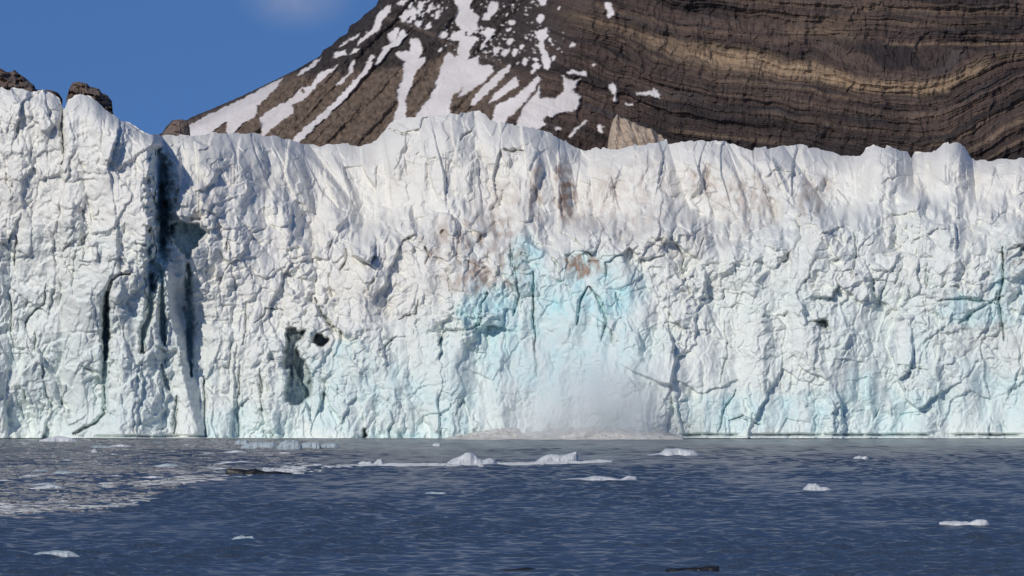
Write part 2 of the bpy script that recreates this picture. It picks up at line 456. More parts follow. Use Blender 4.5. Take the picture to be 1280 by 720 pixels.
    for pts, w, d in CRACKS:
        p = np.array(pts, float)
        m = (U > p[:, 0].min() - 20) & (U < p[:, 0].max() + 20) & (V > p[:, 1].min() - 20) & (V < p[:, 1].max() + 20)
        if not m.any(): continue
        dist, t = line_dist(ju[m], jv[m], pts)
        ww = w * (0.62 + 0.35 * fbm(U[m] / 9, V[m] / 9, 2, 75)) * (0.35 + 0.85 * np.sin(np.pi * np.clip(t, 0.02, 0.98)) ** 0.6)
        mid = p.mean(0)
        if mid[1] < 300 and mid[0] > 205 and abs(p[-1, 1] - p[0, 1]) > 14:          # folds: the ice steps back on the right of the seam
            ux = np.interp(jv[m], p[np.argsort(p[:, 1]), 1], p[np.argsort(p[:, 1]), 0])
            sx = ju[m] - ux
            env = np.sin(np.pi * np.clip(t, 0.0, 1.0)) ** 0.5
            fold = (sst(sx, -6, 6) * 1.7 - 0.7) * np.exp(-np.abs(sx) / 15) * env * np.exp(-np.maximum(dist - np.abs(sx), 0) / 4)
            D[m] += 0.42 * d * fold; d = d * 0.09
        elif d < 6: d = d * 0.6
        D[m] += 0.62 * d * np.exp(-(dist / ww) ** 2) * (0.5 + 0.5 * np.sin(np.pi * np.clip(t, 0.06, 0.94)) ** 0.5)
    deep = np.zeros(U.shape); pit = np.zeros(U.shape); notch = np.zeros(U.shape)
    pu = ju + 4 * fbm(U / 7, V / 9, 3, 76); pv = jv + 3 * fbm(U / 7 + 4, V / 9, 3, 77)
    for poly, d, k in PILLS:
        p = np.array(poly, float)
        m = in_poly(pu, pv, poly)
        pit[m] = d; deep[m] = k; notch[m] = (k == 0) * 0.4  # cave darkness and the blue shadow tint both go into the colour
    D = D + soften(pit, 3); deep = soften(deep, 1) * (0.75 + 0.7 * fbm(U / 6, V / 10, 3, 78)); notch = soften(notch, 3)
    # --- the wave-cut notch and the ice foot at the waterline
    for a, b, yv, d in ((850, 1420, 543.5, 1.1), (95, 262, 545.5, 0.9), (590, 660, 541, 0.3)):
        m = sst(U, a - 4, a + 12) * (1 - sst(U, b - 12, b + 4))
        nv = V - yv - 1.2 * fbm(U / 30, U * 0, 3, 81)
        D = D + d * np.exp(-(nv / 1.6) ** 2) * m * sst(fbm(U / 60, U * 0 + 2, 2, 83), -0.35, 0.0) - 0.9 * sst(nv, 1.0, 2.4) * m
    # --- tint
    sv = fbm(wu / 18, wv / 46, 4, 85); sv2 = fbm(wu / 10, wv / 14, 4, 86)
    blue = np.zeros(U.shape); dirt = np.zeros(U.shape)
    for cu, cv, ru_, rv_, s in BLUE:
        r = ((wu - cu) / ru_) ** 2 + ((wv - cv) / rv_) ** 2
        blue = np.maximum(blue, s * (1 - sst(r, 0.35, 1.5)) * (0.72 + 0.9 * sv + 0.5 * sv2))
    blue = 0.80 * blue + 0.12 * sst(V, 320, 500) + 0.05 * sst(V, 240, 340) * (U > 560) + 0.07 * sst(fbm(U / 60, V / 80, 4, 87), 0.08, 0.35) * sst(V, 300, 420)
    for cu, cv, ru_, rv_, s in DIRT:
        r = ((wu - cu) / ru_) ** 2 + ((wv - cv) / rv_) ** 2
        dirt = np.maximum(dirt, s * (1 - sst(r, 0.2, 1.5)) * sst(sv2 + 0.5 * sv, -0.35, 0.45))
    dirt = 1.75 * dirt + 0.06 * dome + 0.10 * sst(fbm(wu / 25, wv / 35, 4, 88), 0.15, 0.45) * (1 - sst(V, 320, 440))
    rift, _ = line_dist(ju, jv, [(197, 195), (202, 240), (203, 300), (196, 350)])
    blue = np.maximum(np.maximum(blue, notch), 0.38 * np.exp(-(rift / 9) ** 2))  # blue shade painted over the shadow recess and down the main crevasse
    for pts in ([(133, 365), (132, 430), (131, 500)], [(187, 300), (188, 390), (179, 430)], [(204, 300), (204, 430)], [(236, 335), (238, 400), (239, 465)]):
        rift, _ = line_dist(ju, jv, pts); blue = np.maximum(blue, 0.35 * np.exp(-(rift / 5) ** 2))  # bluish crack shade painted along the tower's crevasses
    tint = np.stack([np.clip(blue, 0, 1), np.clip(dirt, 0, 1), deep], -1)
    return D, tint, tower, dome0, scar * (V < 505) * (V > 300) * sst(blue + 0.15 * sv, 0.2, 0.25)


def build_glacier():
    root = bpy.data.objects.new('glacier', None); COL.objects.link(root)
    root.location = (0, 600, 0)
    tag(root, 'long white and pale cyan calving glacier front rising from the sea', 'glacier')
    step = 0.78
    us = np.arange(-110, 1392, step); nr = 560
    c = crest_line(us)
    t = np.linspace(0, 1, nr)
    U = np.broadcast_to(us, (nr, len(us))).astype(np.float64)
    C = np.broadcast_to(c, U.shape)
    V = C + (551.5 - C) * t[:, None]
    D, tint, tower, dome, scar = glacier_fields(U, V, C)
    # round the very crest back so that the top has a body
    Pm = at(U, V, D)
    # top surface: rows running back from the crest, sinking just below the line of sight
    back = []
    for k, dy in enumerate((1.0, 3, 7, 15, 30)):
        r = Pm[0].copy(); r[:, 0] *= 1 + dy / r[:, 1]; r[:, 1] += dy; r[:, 2] -= 0.15 * dy ** 0.8; back.append(r)
    Pb = np.stack(back[::-1])
    P = np.concatenate([Pb, Pm]); nb = len(back)
    tint = np.concatenate([np.repeat(tint[:1], nb, 0), tint])
    # which part each cell belongs to
    part = np.zeros(P.shape[:2], int)                         # 0 ice cliff
    tw = np.concatenate([np.repeat(tower[:1], nb, 0), tower]) > 0.5
    dm = np.concatenate([np.repeat(dome[:1], nb, 0), dome]) > 0.5
    UU = np.concatenate([np.repeat(U[:1], nb, 0), U]); VV = np.concatenate([np.repeat(V[:1], nb, 0), V])
    q = UU - 0.25 * (VV - 190)
    part[dm] = 2 + np.digitize(q[dm], [448, 742, 1040, ])
    part[tw] = 1
    part[np.concatenate([np.zeros((nb,) + scar.shape[1:]), scar]) > 0.5] = 6
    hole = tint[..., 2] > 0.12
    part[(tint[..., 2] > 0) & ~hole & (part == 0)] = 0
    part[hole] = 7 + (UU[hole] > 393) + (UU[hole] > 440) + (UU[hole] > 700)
    nR, nC = P.shape[:2]
    quads = grid_quads(nR, nC)
    cell = part[:-1, :-1].ravel()
    Pf = P.reshape(-1, 3) - np.array(root.location)
    Tf = tint.reshape(-1, 3)
    names = {0: ('ice_cliff', None), 1: ('ice_tower', 'tall cracked ice tower with sheer lower walls at the left'),
             2: ('ice_dome', 'smooth rounded ice dome with sweeping grooves'), 3: ('ice_dome', 'tallest broad ice dome with brown stained furrows'),
             4: ('ice_dome', 'fan shaped ice dome with curved flutes'), 5: ('ice_dome', 'row of blocky ice knobs on the crest'),
             6: ('ice_scar', 'fresh cyan scar where ice has just broken away'), 7: ('ice_cave', 'tall narrow dark cave in the cliff'), 8: ('ice_cave', 'small black hole in the cliff'),
             9: ('ice_cave', 'tiny dark notch at the waterline'), 10: ('ice_cave', 'small dark slot high on the right of the cliff')}
    for k, (nm, lb) in names.items():
        qs = quads[cell == k]
        if not len(qs): continue
        idx, inv = np.unique(qs.ravel(), return_inverse=True)
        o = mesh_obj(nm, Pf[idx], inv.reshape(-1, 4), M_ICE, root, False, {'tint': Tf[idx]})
        if lb: o['label'] = lb
    # the glacier surface running back to the mountain, hidden behind the crest
    r0 = P[0].copy()[::40]; rows = [r0]
    for Y, sl in ((900, .036), (1500, .036), (2300, .036)):
        r = at(us[::40], HORIZON - 0, np.full(len(r0), float(Y))); r[:, 2] = CAM_H + sl * Y + 0.0; rows.append(r)
    Pl = np.stack(rows[::-1])
    mesh_obj('ice_field', Pl.reshape(-1, 3) - np.array(root.location), grid_quads(*Pl.shape[:2]), M_ICE, root, False, {'tint': np.zeros((Pl.shape[0] * Pl.shape[1], 3))})
    return root


build_glacier()

# ------------------------------------------------------------------ mountain
Z3 = lambda pts: [(180 + x / 3.556, y / 3.556) for x, y in pts]
Z4 = lambda pts: [(480 + x / 3.272, y / 3.272) for x, y in pts]
SNOW = [Z3(p) for p in (
    [(185, 640), (190, 560), (270, 518), (430, 442), (612, 346), (600, 380), (510, 470), (495, 520), (450, 545), (400, 640)],
    [(520, 640), (520, 520), (600, 460), (640, 450), (700, 390), (740, 380), (790, 320), (865, 285), (850, 310), (770, 370), (740, 420), (660, 470), (665, 500), (560, 575)],
    [(600, 690), (700, 580), (850, 450), (920, 370), (975, 310), (1005, 240), (1022, 250), (1010, 300), (930, 400), (900, 440), (700, 625), (640, 690)],
    [(920, 262), (936, 262), (930, 320), (880, 370), (850, 382), (910, 320)],
    [(1025, 292), (1060, 215), (1100, 185), (1085, 150), (1120, 120), (1136, 125), (1122, 175), (1158, 132), (1168, 160), (1130, 205), (1100, 212), (1050, 285)],
    [(945, 207), (960, 170), (1020, 120), (1030, 70), (1095, 22), (1098, 50), (1060, 90), (1050, 130), (1000, 165)],
    [(908, 246), (935, 212), (955, 220), (940, 236)], [(838, 258), (850, 232), (895, 222), (902, 244)],
    [(680, 336), (700, 310), (782, 258), (770, 285), (690, 338)], [(865, 208), (960, 142), (945, 166), (872, 210)],
    [(1060, 640), (1130, 470), (1125, 400), (1150, 350), (1155, 270), (1115, 245), (1130, 225), (1180, 230), (1185, 168), (1215, 170), (1240, 220), (1220, 262), (1248, 250), (1252, 272), (1200, 330), (1165, 450), (1165, 500), (1150, 640)],
    [(1130, 80), (1160, 50), (1200, 30), (1195, 60), (1150, 100)], [(1170, 100), (1200, 60), (1210, 70), (1185, 105)], [(1205, 60), (1230, 20), (1250, 0), (1255, 10), (1220, 60)],
    [(1200, 110), (1215, 90), (1242, 95), (1225, 125)], [(1240, 130), (1262, 105), (1280, 100), (1280, 125)], [(1120, 20), (1140, 0), (1180, 0), (1150, 22)], [(1255, 50), (1275, 20), (1290, 25), (1270, 60)],
)] + [Z4(p) for p in (
    [(60, 700), (130, 470), (190, 390), (240, 260), (258, 208), (290, 235), (330, 205), (345, 245), (390, 225), (390, 262), (445, 270), (440, 300), (350, 340), (280, 390), (270, 450), (330, 520), (300, 700)],
    [(298, 398), (330, 350), (440, 268), (448, 288), (410, 335), (312, 397)], [(353, 434), (370, 390), (440, 320), (512, 262), (516, 285), (470, 335), (372, 432)],
    [(428, 422), (450, 388), (540, 312), (552, 345), (500, 382), (440, 418)], [(420, 560), (460, 430), (530, 400), (632, 308), (642, 330), (600, 390), (530, 470), (480, 560)],
    [(500, 600), (570, 440), (620, 380), (640, 350), (640, 400), (700, 402), (740, 370), (730, 308), (770, 330), (808, 318), (770, 370), (806, 392), (790, 450), (700, 470), (560, 600)],
    [(300, 215), (310, 170), (275, 168), (272, 140), (320, 120), (290, 90), (300, 30), (275, -30), (375, -30), (350, 30), (388, 70), (380, 120), (345, 150), (392, 152), (352, 200), (345, 240)],
    [(388, 204), (420, 152), (388, 138), (420, 108), (457, 120), (440, 150), (400, 207)], [(616, 128), (662, 118), (668, 150), (650, 175), (682, 250), (672, 292), (650, 272), (640, 200), (630, 160)],
    [(400, 75), (420, 50), (440, 5), (470, 8), (462, 40), (435, 82), (410, 85)], [(745, 296), (770, 285), (800, 292), (835, 295), (830, 312), (790, 308)], [(735, 312), (745, 330), (735, 350)],
    [(920, 345), (938, 338), (950, 370), (955, 415), (942, 420), (940, 385), (924, 372)], [(1030, 380), (1075, 374), (1110, 362), (1132, 385), (1125, 402), (1090, 392), (1036, 388)],
    [(903, 12), (925, 12), (942, 50), (930, 72), (918, 74), (912, 40)], [(986, 424), (1015, 422), (1020, 432), (992, 434)], [(868, 512), (885, 508), (898, 520), (890, 545), (874, 535)],
    [(750, 560), (790, 515), (830, 490), (835, 497), (800, 520), (768, 560)], [(695, 520), (715, 515), (722, 530), (702, 534)], [(620, -10), (665, -10), (662, 15), (645, 22)],
)]
HOLES = [Z3(p) for p in ([(308, 588), (345, 552), (372, 540), (366, 598)], [(395, 600), (440, 548), (518, 522), (518, 584)], [(695, 400), (708, 395), (712, 410), (700, 414)])] + \
        [Z4(p) for p in ([(495, 505), (510, 480), (545, 455), (535, 485), (515, 510)], [(330, 130), (342, 130), (342, 145), (332, 145)], [(650, 498), (668, 475), (690, 480), (665, 505)])]
for cx, cy, rx, ry in ((640, 76, 18, 18), (715, 35, 8, 8), (524, 92, 20, 12), (770, 185, 14, 9), (855, 263, 9, 6), (240, 142, 22, 16), (576, 252, 16, 16), (622, 270, 20, 14), (612, 290, 12, 14),
                       (496, 215, 18, 16), (535, 215, 14, 16), (460, 205, 14, 16), (565, 192, 14, 9), (515, 170, 14, 14), (290, 150, 14, 18), (508, 122, 10, 6), (618, 245, 14, 8), (690, 240, 8, 14), (680, 160, 6, 6),
                       (30, 150, 14, 22), (70, 140, 12, 20), (90, 60, 14, 22), (120, 50, 14, 20), (140, 95, 18, 10), (180, 108, 16, 10), (220, 60, 14, 20), (160, 60, 8, 16), (75, 75, 10, 12), (10, 40, 12, 22), (110, 20, 8, 12),
                       (150, 20, 14, 14), (190, 30, 12, 20), (225, 25, 8, 10), (230, 205, 7, 9), (660, 590, 10, 8)):
    a = np.linspace(0, 2 * np.pi, 9)[:-1] + cx
    SNOW.append(Z4([(cx + rx * math.cos(k) * 0.9 + 0.5 * ry * math.sin(k) * -0.5, cy + ry * math.sin(k)) for k in a]))
RIDGE = [(150, 178), (190, 172), (203, 166), (208, 158), (216, 150), (234, 150), (240, 146), (265, 136), (300, 121), (350, 97), (372, 86), (386, 78), (400, 70), (404, 62), (414, 57), (424, 47), (434, 42),
         (437, 32), (448, 26), (458, 16), (470, 8), (474, -2), (500, -25), (560, -75), (640, -120), (800, -165), (1050, -190), (1500, -195), (1750, -185)]
BAND = [(380, -110), (500, -60), (640, -4), (740, 34), (840, 69), (900, 79), (980, 88), (1040, 99), (1090, 108), (1150, 113), (1185, 106), (1215, 92), (1250, 72), (1290, 52), (1400, 0), (1750, -120)]


def build_mountain():
    root = bpy.data.objects.new('mountain', None); COL.objects.link(root); root.location = (0, 2200, 80)
    tag(root, 'dark layered rock mountain with snow filled gullies on its left flank, behind the glacier', 'mountain', kind='structure')
    us = np.concatenate([np.arange(160, 1300, 1.0), np.arange(1300, 1700, 4.0)]); nr = 430
    ridge = interp(us, RIDGE) + 2.2 * fbm(us / 14, us * 0, 4, 201) * sst(us, 360, 420) + 0.8 * fbm(us / 6, us * 0, 3, 202)
    ridge = np.minimum(ridge, 176)
    t = np.linspace(0, 1, nr)
    U = np.broadcast_to(us, (nr, len(us))).astype(float)
    V = ridge + (226 - ridge) * t[:, None] ** 0.85
    wu = U + 5 * fbm(U / 40, V / 40, 3, 203); wv = V + 5 * fbm(U / 40 + 7, V / 40, 3, 204)
    px = 2200 / F
    cliff = sst(U + 0.55 * V, 640, 760)                           # right: bedded cliff; left: gullied slope
    # bedding coordinate
    B = interp(wu, BAND)
    flat = 1 - sst(V, 45, 95)
    Bf = interp(wu, [(380, -110), (640, -4), (840, 58), (980, 74), (1120, 80), (1300, 84), (1750, 90)])
    s = wv - (B * (1 - flat) + Bf * flat)
    s = s + 2 * fbm(U / 90, V / 30, 3, 205)
    led = fbm(s / 6.5, U / 400, 4, 206, gain=0.65); led2 = fbm(s / 22, U / 600, 3, 207)
    D = 2200 + (226 - V) * px * (1.15 * (1 - cliff) + 0.62 * cliff)
    D = D + 26 * np.clip((ridge + 18 - V) / 18, 0, 1) ** 2
    D = D + np.clip(640 - U, 0, 480) * 0.10
    RL = -cliff * (2.4 * led + 4.5 * led2) + cliff * 7 * np.abs(fbm(wu / 48 + 0.4 * fbm(U / 30, V / 25, 3, 233), V / 150, 4, 208)) + cliff * 1.2 * fbm(wu / 7, wv / 16, 4, 209)
    jn, je = blocks(wu / 12, s / 7, 210); RL = RL + cliff * 0.3 * jn
    # gullies run down-left
    g = (U + 0.95 * V + 5 * fbm(U / 30, V / 30, 3, 211)) / 26
    RL = RL + (1 - cliff) * (7 * fbm(g, V / 220, 3, 212) + 1.5 * fbm(U / 7, V / 7, 4, 213))
    # snow
    ju = U + 4.2 * fbm(U / 8, V / 8, 4, 214, gain=0.65); jv = V + 3.2 * fbm(U / 8 + 5, V / 8, 4, 215, gain=0.65)
    sn = np.zeros(U.shape, bool)
    pid = np.full(U.shape, -1)
    for i, p in enumerate(SNOW): pid[in_poly(ju, jv, p)] = i
    speck = (fbm(U / 5.5, V / 4.2, 3, 226) > 0.30) & (fbm(U / 40, V / 40, 2, 227) > -0.1) & (V < interp(U, [(500, 20), (540, 55), (640, 85), (720, 60)])) & (U > 490) & (U < 705)
    pid[speck & (pid < 0)] = len(SNOW)
    for p in HOLES: pid[in_poly(ju, jv, p)] = -1
    sn = pid >= 0
    # snow lies smoother
    snow = sn.astype(float)
    k = snow.copy()
    k[1:-1, 1:-1] = (snow[1:-1, 1:-1] * 2 + snow[:-2, 1:-1] + snow[2:, 1:-1] + snow[1:-1, :-2] + snow[1:-1, 2:]) / 6
    snow = k
    # rock colours
    dark = np.array([0.075, 0.058, 0.053]); brown = np.array([0.145, 0.108, 0.09]); tan = np.array([0.37, 0.28, 0.185]); black = np.array([0.034, 0.030, 0.032])
    grey = np.array([0.085, 0.078, 0.078])
    c = np.zeros(U.shape + (3,))
    w = sst(fbm(s / 5.0, U / 260, 4, 216, gain=0.7), -0.22, 0.30)[..., None]
    c = dark * (1 - w) + brown * 0.85 * w
    w = sst(fbm(s / 15 + 30, U / 190, 4, 217), -0.02, 0.22)[..., None]; c = c * (1 - w * .85) + black * w * .85
    w = sst(fbm(s / 12 + 60, U / 90, 4, 218), 0.12, 0.4)[..., None]; c = c * (1 - w * .6) + grey * w * .6
    tb = np.exp(-((s + 1) / 9.5) ** 4) * interp(U, [(600, 0.12), (700, 0.25), (800, 0.35), (845, 0.55), (880, 0.9), (1190, 0.9), (1222, 0.75), (1240, 0.25), (1500, .2)]) * (0.85 + 0.8 * fbm(s / 3.2, U / 60, 4, 219))
    tb = np.maximum(tb, 0.5 * np.exp(-((V - 55 - 2 * fbm(U / 40, U * 0, 2, 220)) / 2.0) ** 2) * sst(U, 1090, 1130))
    tb = np.maximum(tb, 0.4 * np.exp(-((s - 92) / 4.0) ** 2) * sst(U, 1180, 1240))
    tb = np.maximum(tb, 0.30 * np.exp(-((s - 20) / 2.2) ** 2) * sst(U, 840, 900) * (1 - sst(U, 1060, 1140)))
    tb = np.maximum(tb, 0.28 * np.exp(-((V - 163 - 0.12 * (U - 840)) / 3.0) ** 2) * sst(U, 825, 845) * (1 - sst(U, 960, 1000)))
    tb = np.maximum(tb, 0.30 * np.exp(-((s + 35) / 11) ** 2) * sst(U, 960, 1010) * (1 - sst(U, 1050, 1085)))
    for sb, wb, k, ua, ub in ((-70, 5, .22, 760, 1300), (-52, 2.5, .25, 900, 1280), (-22, 2.5, .22, 640, 1000), (12, 2.0, .28, 700, 1100), (34, 3.0, .22, 860, 1230), (56, 2.0, .2, 900, 1280), (70, 3.0, .25, 1120, 1300), (116, 4, .3, 1200, 1400)):
        tb = np.maximum(tb, k * np.exp(-((s - sb) / (1.35 * wb)) ** 2) * sst(U, ua, ua + 60) * (1 - sst(U, ub - 60, ub)) * (0.7 + 0.9 * fbm(s / 3, U / 50, 3, 225)))
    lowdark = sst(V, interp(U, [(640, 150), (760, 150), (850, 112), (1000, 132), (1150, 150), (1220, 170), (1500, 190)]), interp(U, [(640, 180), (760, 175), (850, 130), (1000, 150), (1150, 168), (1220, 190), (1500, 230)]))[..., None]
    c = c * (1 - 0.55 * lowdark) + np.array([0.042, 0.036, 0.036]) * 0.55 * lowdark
    tb = np.clip(tb, 0, 1)[..., None]; c = c * (1 - tb) + tan * tb
    # vertical joints and stains running down the cliff
    vj = sst(fbm((wu + 0.25 * wv) / 7, wv / 34, 4, 221), 0.16, 0.36)[..., None] * 0.34; c = c * (1 - vj) + black * vj
    # left flank: dark crags above, brown scree below
    sc_line = interp(U, [(180, 100), (330, 84), (400, 92), (470, 84), (520, 82), (560, 60), (640, 95), (700, 125), (760, 160)]) + 8 * fbm(U / 20, V / 20, 3, 222)
    scr = sst(V, sc_line - 4, sc_line + 10)[..., None]
    crag = np.array([0.046, 0.038, 0.036]); scree = np.array([0.135, 0.100, 0.076])
    nz = fbm(U / 6, V / 6, 5, 223)[..., None]
    L = (crag * (1 - scr) + scree * scr) * (1 + 0.8 * nz)
    bench, _ = line_dist(wu, wv, [(478, 22), (510, 30), (560, 55), (600, 68), (640, 88), (700, 112), (760, 138)])
    bw = np.exp(-(bench / 3.0) ** 2)[..., None] * .8; L = L * (1 - bw) + np.array([0.115, 0.09, 0.075]) * bw
    rim = np.exp(-((V - ridge) / 4.0) ** 2)[..., None] * 0.7; L = L * (1 - rim) + black * rim     # dark broken rock along the ridge
    snow = snow * (1 - (np.exp(-((V - ridge) / 1.6) ** 2) > 0.5) * (U > 235) * (U < 420))
    cw = cliff[..., None]
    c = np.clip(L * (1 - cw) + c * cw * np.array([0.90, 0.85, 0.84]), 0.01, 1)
    sm = snow.copy()
    for _ in range(3): sm[1:-1, 1:-1] = (sm[1:-1, 1:-1] + sm[:-2, 1:-1] + sm[2:, 1:-1] + sm[1:-1, :-2] + sm[1:-1, 2:]) / 5
    D = D + RL * (1 - 0.8 * sm)
    P = at(U, V, D)
    back = []
    for dy, dz in ((6, -1), (40, -14), (300, -140)):
        r = P[0].copy(); r[:, 1] += dy; r[:, 2] = np.maximum(r[:, 2] + dz, 60); back.append(r)
    nb = len(back)
    P = np.concatenate([np.stack(back[::-1]), P])
    rep = lambda a: np.concatenate([np.repeat(a[:1], nb, 0), a])
    sn3 = np.repeat(rep(snow)[..., None], 3, -1); sn3[:nb] = 0
    cell = np.concatenate([np.full((nb,) + pid.shape[1:], -1), pid])[:-1, :-1].ravel()
    Q = grid_quads(*P.shape[:2]); Pf = P.reshape(-1, 3) - np.array(root.location); cf = rep(c).reshape(-1, 3); sf = sn3.reshape(-1, 3)
    for i in np.unique(cell):
        idx, inv = np.unique(Q[cell == i].ravel(), return_inverse=True)
        o = mesh_obj('rock_face' if i < 0 else 'snow_patch' if i < len(SNOW) else 'snow_specks', Pf[idx], inv.reshape(-1, 4), M_MOUNT, root, False, {'rock': cf[idx], 'snow': sf[idx]})
        if i == len(SNOW): o['kind'] = 'stuff'
    # tan scree cone below the cliff
    n = 60; uu = np.linspace(745, 850, n); prof = interp(uu, [(745, 205), (758, 200), (761, 172), (765, 152), (771, 143), (776, 148), (784, 149), (800, 157), (812, 160), (825, 168), (850, 192)]) + 3.5 * fbm(uu / 7, uu * 0, 4, 231)
    nr2 = 34; tt = np.linspace(0, 1, nr2)
    Uc = np.broadcast_to(uu, (nr2, n)); Vc = prof + (228 - prof) * tt[:, None]
    Dc = 2196 - 16 * np.sqrt(tt)[:, None] * np.clip(1 - ((Uc - 790) / 56) ** 2, 0, 1) + 5.0 * fbm((Uc - 0.4 * Vc) / 12, Vc / 30, 4, 230)
    Pc = at(Uc, Vc, Dc); r = Pc[0].copy(); r[:, 1] += 30; r[:, 2] -= 1
    Pc = np.concatenate([r[None], Pc])
    o = mesh_obj('scree_cone', Pc.reshape(-1, 3) - np.array(root.location), grid_quads(*Pc.shape[:2]), M_SCREE, root)
    o['label'] = 'pale tan cone of fallen scree'


build_mountain()


# ------------------------------------------------------------------ rock outcrops above the ice tower
def rock_outcrop(name, prof, base, Y, label, seed, thick=7.0):
    """a lump of rock whose skyline follows prof (photo px), with a rounded body of its own thickness"""
    p = np.array(prof, float); n = 90; uu = np.linspace(p[0, 0], p[-1, 0], n)
    top = interp(uu, prof) + 0.8 * fbm(uu / 4, uu * 0, 3, seed)
    m = 46; ph = np.linspace(-0.15, np.pi, m)
    U = np.broadcast_to(uu, (m, n)); hgt = (base - top)
    side = np.sqrt(np.clip(np.sin(np.linspace(0, np.pi, n)), 0, 1)) + 0.05
    V = base + 14 - (hgt + 14) * np.clip(np.sin(ph), -0.2, 1)[:, None] ** 1.0
    D = Y - thick * np.cos(ph)[:, None] * side + 1.1 * blocks(U / 12, V / 5, seed + 1)[0] + 0.6 * fbm(U / 4, V / 3, 4, seed + 2)
    P = at(U, V, D); loc = P.reshape(-1, 3).mean(0); loc[2] = P[..., 2].min()
    o = mesh_obj(name, P.reshape(-1, 3) - loc, grid_quads(m, n), M_ROCK)
    o.location = loc
    return tag(o, label, 'rock')


rock_outcrop('rock_outcrop', [(-46, 92), (-20, 84), (-4, 84), (2, 86), (8, 90), (14, 90), (18, 87), (22, 91), (30, 96), (38, 103), (43, 107), (45, 112), (58, 112), (66, 113), (74, 117), (78, 124)], 116, 640,
             'brown rock outcrop at the far left behind the top of the ice tower', 301)
rock_outcrop('rock_outcrop', [(83, 124), (86, 112), (90, 104), (96, 102), (108, 104), (112, 108), (124, 111), (127, 116), (134, 119), (140, 126), (141, 140), (143, 148)], 140, 638,
             'dark brown rock cap standing on the rounded top of the ice tower', 311)
rock_outcrop('rock_outcrop', [(200, 172), (206, 164), (212, 156), (217, 150), (228, 149), (234, 152), (237, 158), (238, 170)], 172, 2150,
             'grey brown rock knob at the low left end of the mountain ridge', 321, 12)


# ------------------------------------------------------------------ water
def build_water():
    rows = [150.0]
    while rows[-1] < 622:
        rows.append(rows[-1] + 0.24 + 0.30 * max(rows[-1] - 200, 0) / 400)
    ys = np.array(rows); ss = np.arange(-960, 960.1, 2.6); oc = 960 + 6 * (1.16 ** np.arange(1, 42) - 1) / 0.16; ss = np.concatenate([-oc[::-1], ss, oc])
    Y = np.broadcast_to(ys[:, None], (len(ys), len(ss))); X = ss[None, :] * Y / F
    Z = np.zeros(X.shape)
    r = np.random.default_rng(3)
    calm = sst(fbm(X / 14, Y / 60, 3, 401), -0.35, 0.25)
    for i in range(54):
        lam = 0.55 * (3.8 / 0.55) ** r.random(); th = r.normal(0, 0.6) + 0.2
        k = 2 * np.pi / lam; amp = 0.0085 * lam ** 0.6
        dy = np.gradient(ys)[:, None]
        fade = sst(lam / dy, 2.2, 4.0)
        ph = k * (X * math.sin(th) + Y * math.cos(th)) + r.random() * 6.28 + 0.8 * perlin(X / 9 + i, Y / 25, 402 + i)
        sn = np.sin(ph)
        Z = Z + fade * amp * sn
    Z = Z * (0.55 + 0.6 * calm) * (1 - 0.55 * sst(Y, 480, 590))
    Z = Z * (1 - sst(np.abs(ss), 1100, 1500))[None, :] * sst(Y, 150, 154) * (1 - sst(Y, 612, 622))
    P = np.stack([X, Y, Z], -1); nR, nC = X.shape
    q = grid_quads(nR, nC)[:, ::-1]
    v = P.reshape(-1, 3); n0 = len(v)
    B = 9000.0; zz = 0.0
    xl, xr = ss[0] * ys / F, ss[-1] * ys / F
    extra = [(-B, -3000, zz), (B, -3000, zz), (B, ys[0], zz), (-B, ys[0], zz), (xl[0], ys[0], zz), (xr[0], ys[0], zz), (xl[-1], ys[-1], zz), (xr[-1], ys[-1], zz),
             (-B, ys[-1], zz), (B, ys[-1], zz), (-B, B, zz), (B, B, zz)]
    e = n0
    xq = [[e + 0, e + 1, e + 2, e + 3], [e + 3, e + 4, e + 6, e + 8], [e + 5, e + 2, e + 9, e + 7], [e + 8, e + 9, e + 11, e + 10]]
    o = mesh_obj('sea_water', np.concatenate([v, np.array(extra)]), np.concatenate([q, np.array(xq)]), M_WATER, None, True)
    tag(o, 'rippled dark blue sea in front of the glacier', 'sea', kind='structure')


build_water()


# ------------------------------------------------------------------ floating ice
def floe_mesh(name, w, d, prof, mat, seed, edge=0.5, rough=0.025):
    """prof: (x 0..1, height m) skyline across the width; a solid lump with sides that go under water"""
    nu, nv_ = 72, 30
    x = np.linspace(-1, 1, nu); y = np.linspace(-1, 1, nv_)
    X, Y = np.meshgrid(x, y)
    hp = interp((X + 1) / 2, prof)
    lim = np.sqrt(np.clip(1 - np.abs(X) ** 3.0, 0.02, 1)) * (1 + 0.25 * fbm(X * 3, X * 0, 3, seed))
    yy = Y * lim
    fall = np.clip(1 - np.abs(Y + 0.2 * fbm(X * 2.5, Y * 2.5, 3, seed + 1)) ** (2.2 + 2 * edge), 0, 1) ** 0.6
    b, _ = blocks(X * w / max(w, d) * 5 + seed, Y * 3.2, seed + 2)
    H = hp * fall * (1 + 0.06 * b) + rough * hp.max() * fbm(X * 7, Y * 6, 4, seed + 3) * fall
    rim = np.maximum(np.abs(X), np.abs(Y)) > 0.999
    H = np.where(rim, -0.35, np.maximum(H, 0.02) - 0.02)
    P = np.stack([X * w / 2, yy * d / 2, H], -1)
    o = mesh_obj(name, P.reshape(-1, 3), grid_quads(nv_, nu)[:, ::-1], mat)
    return o


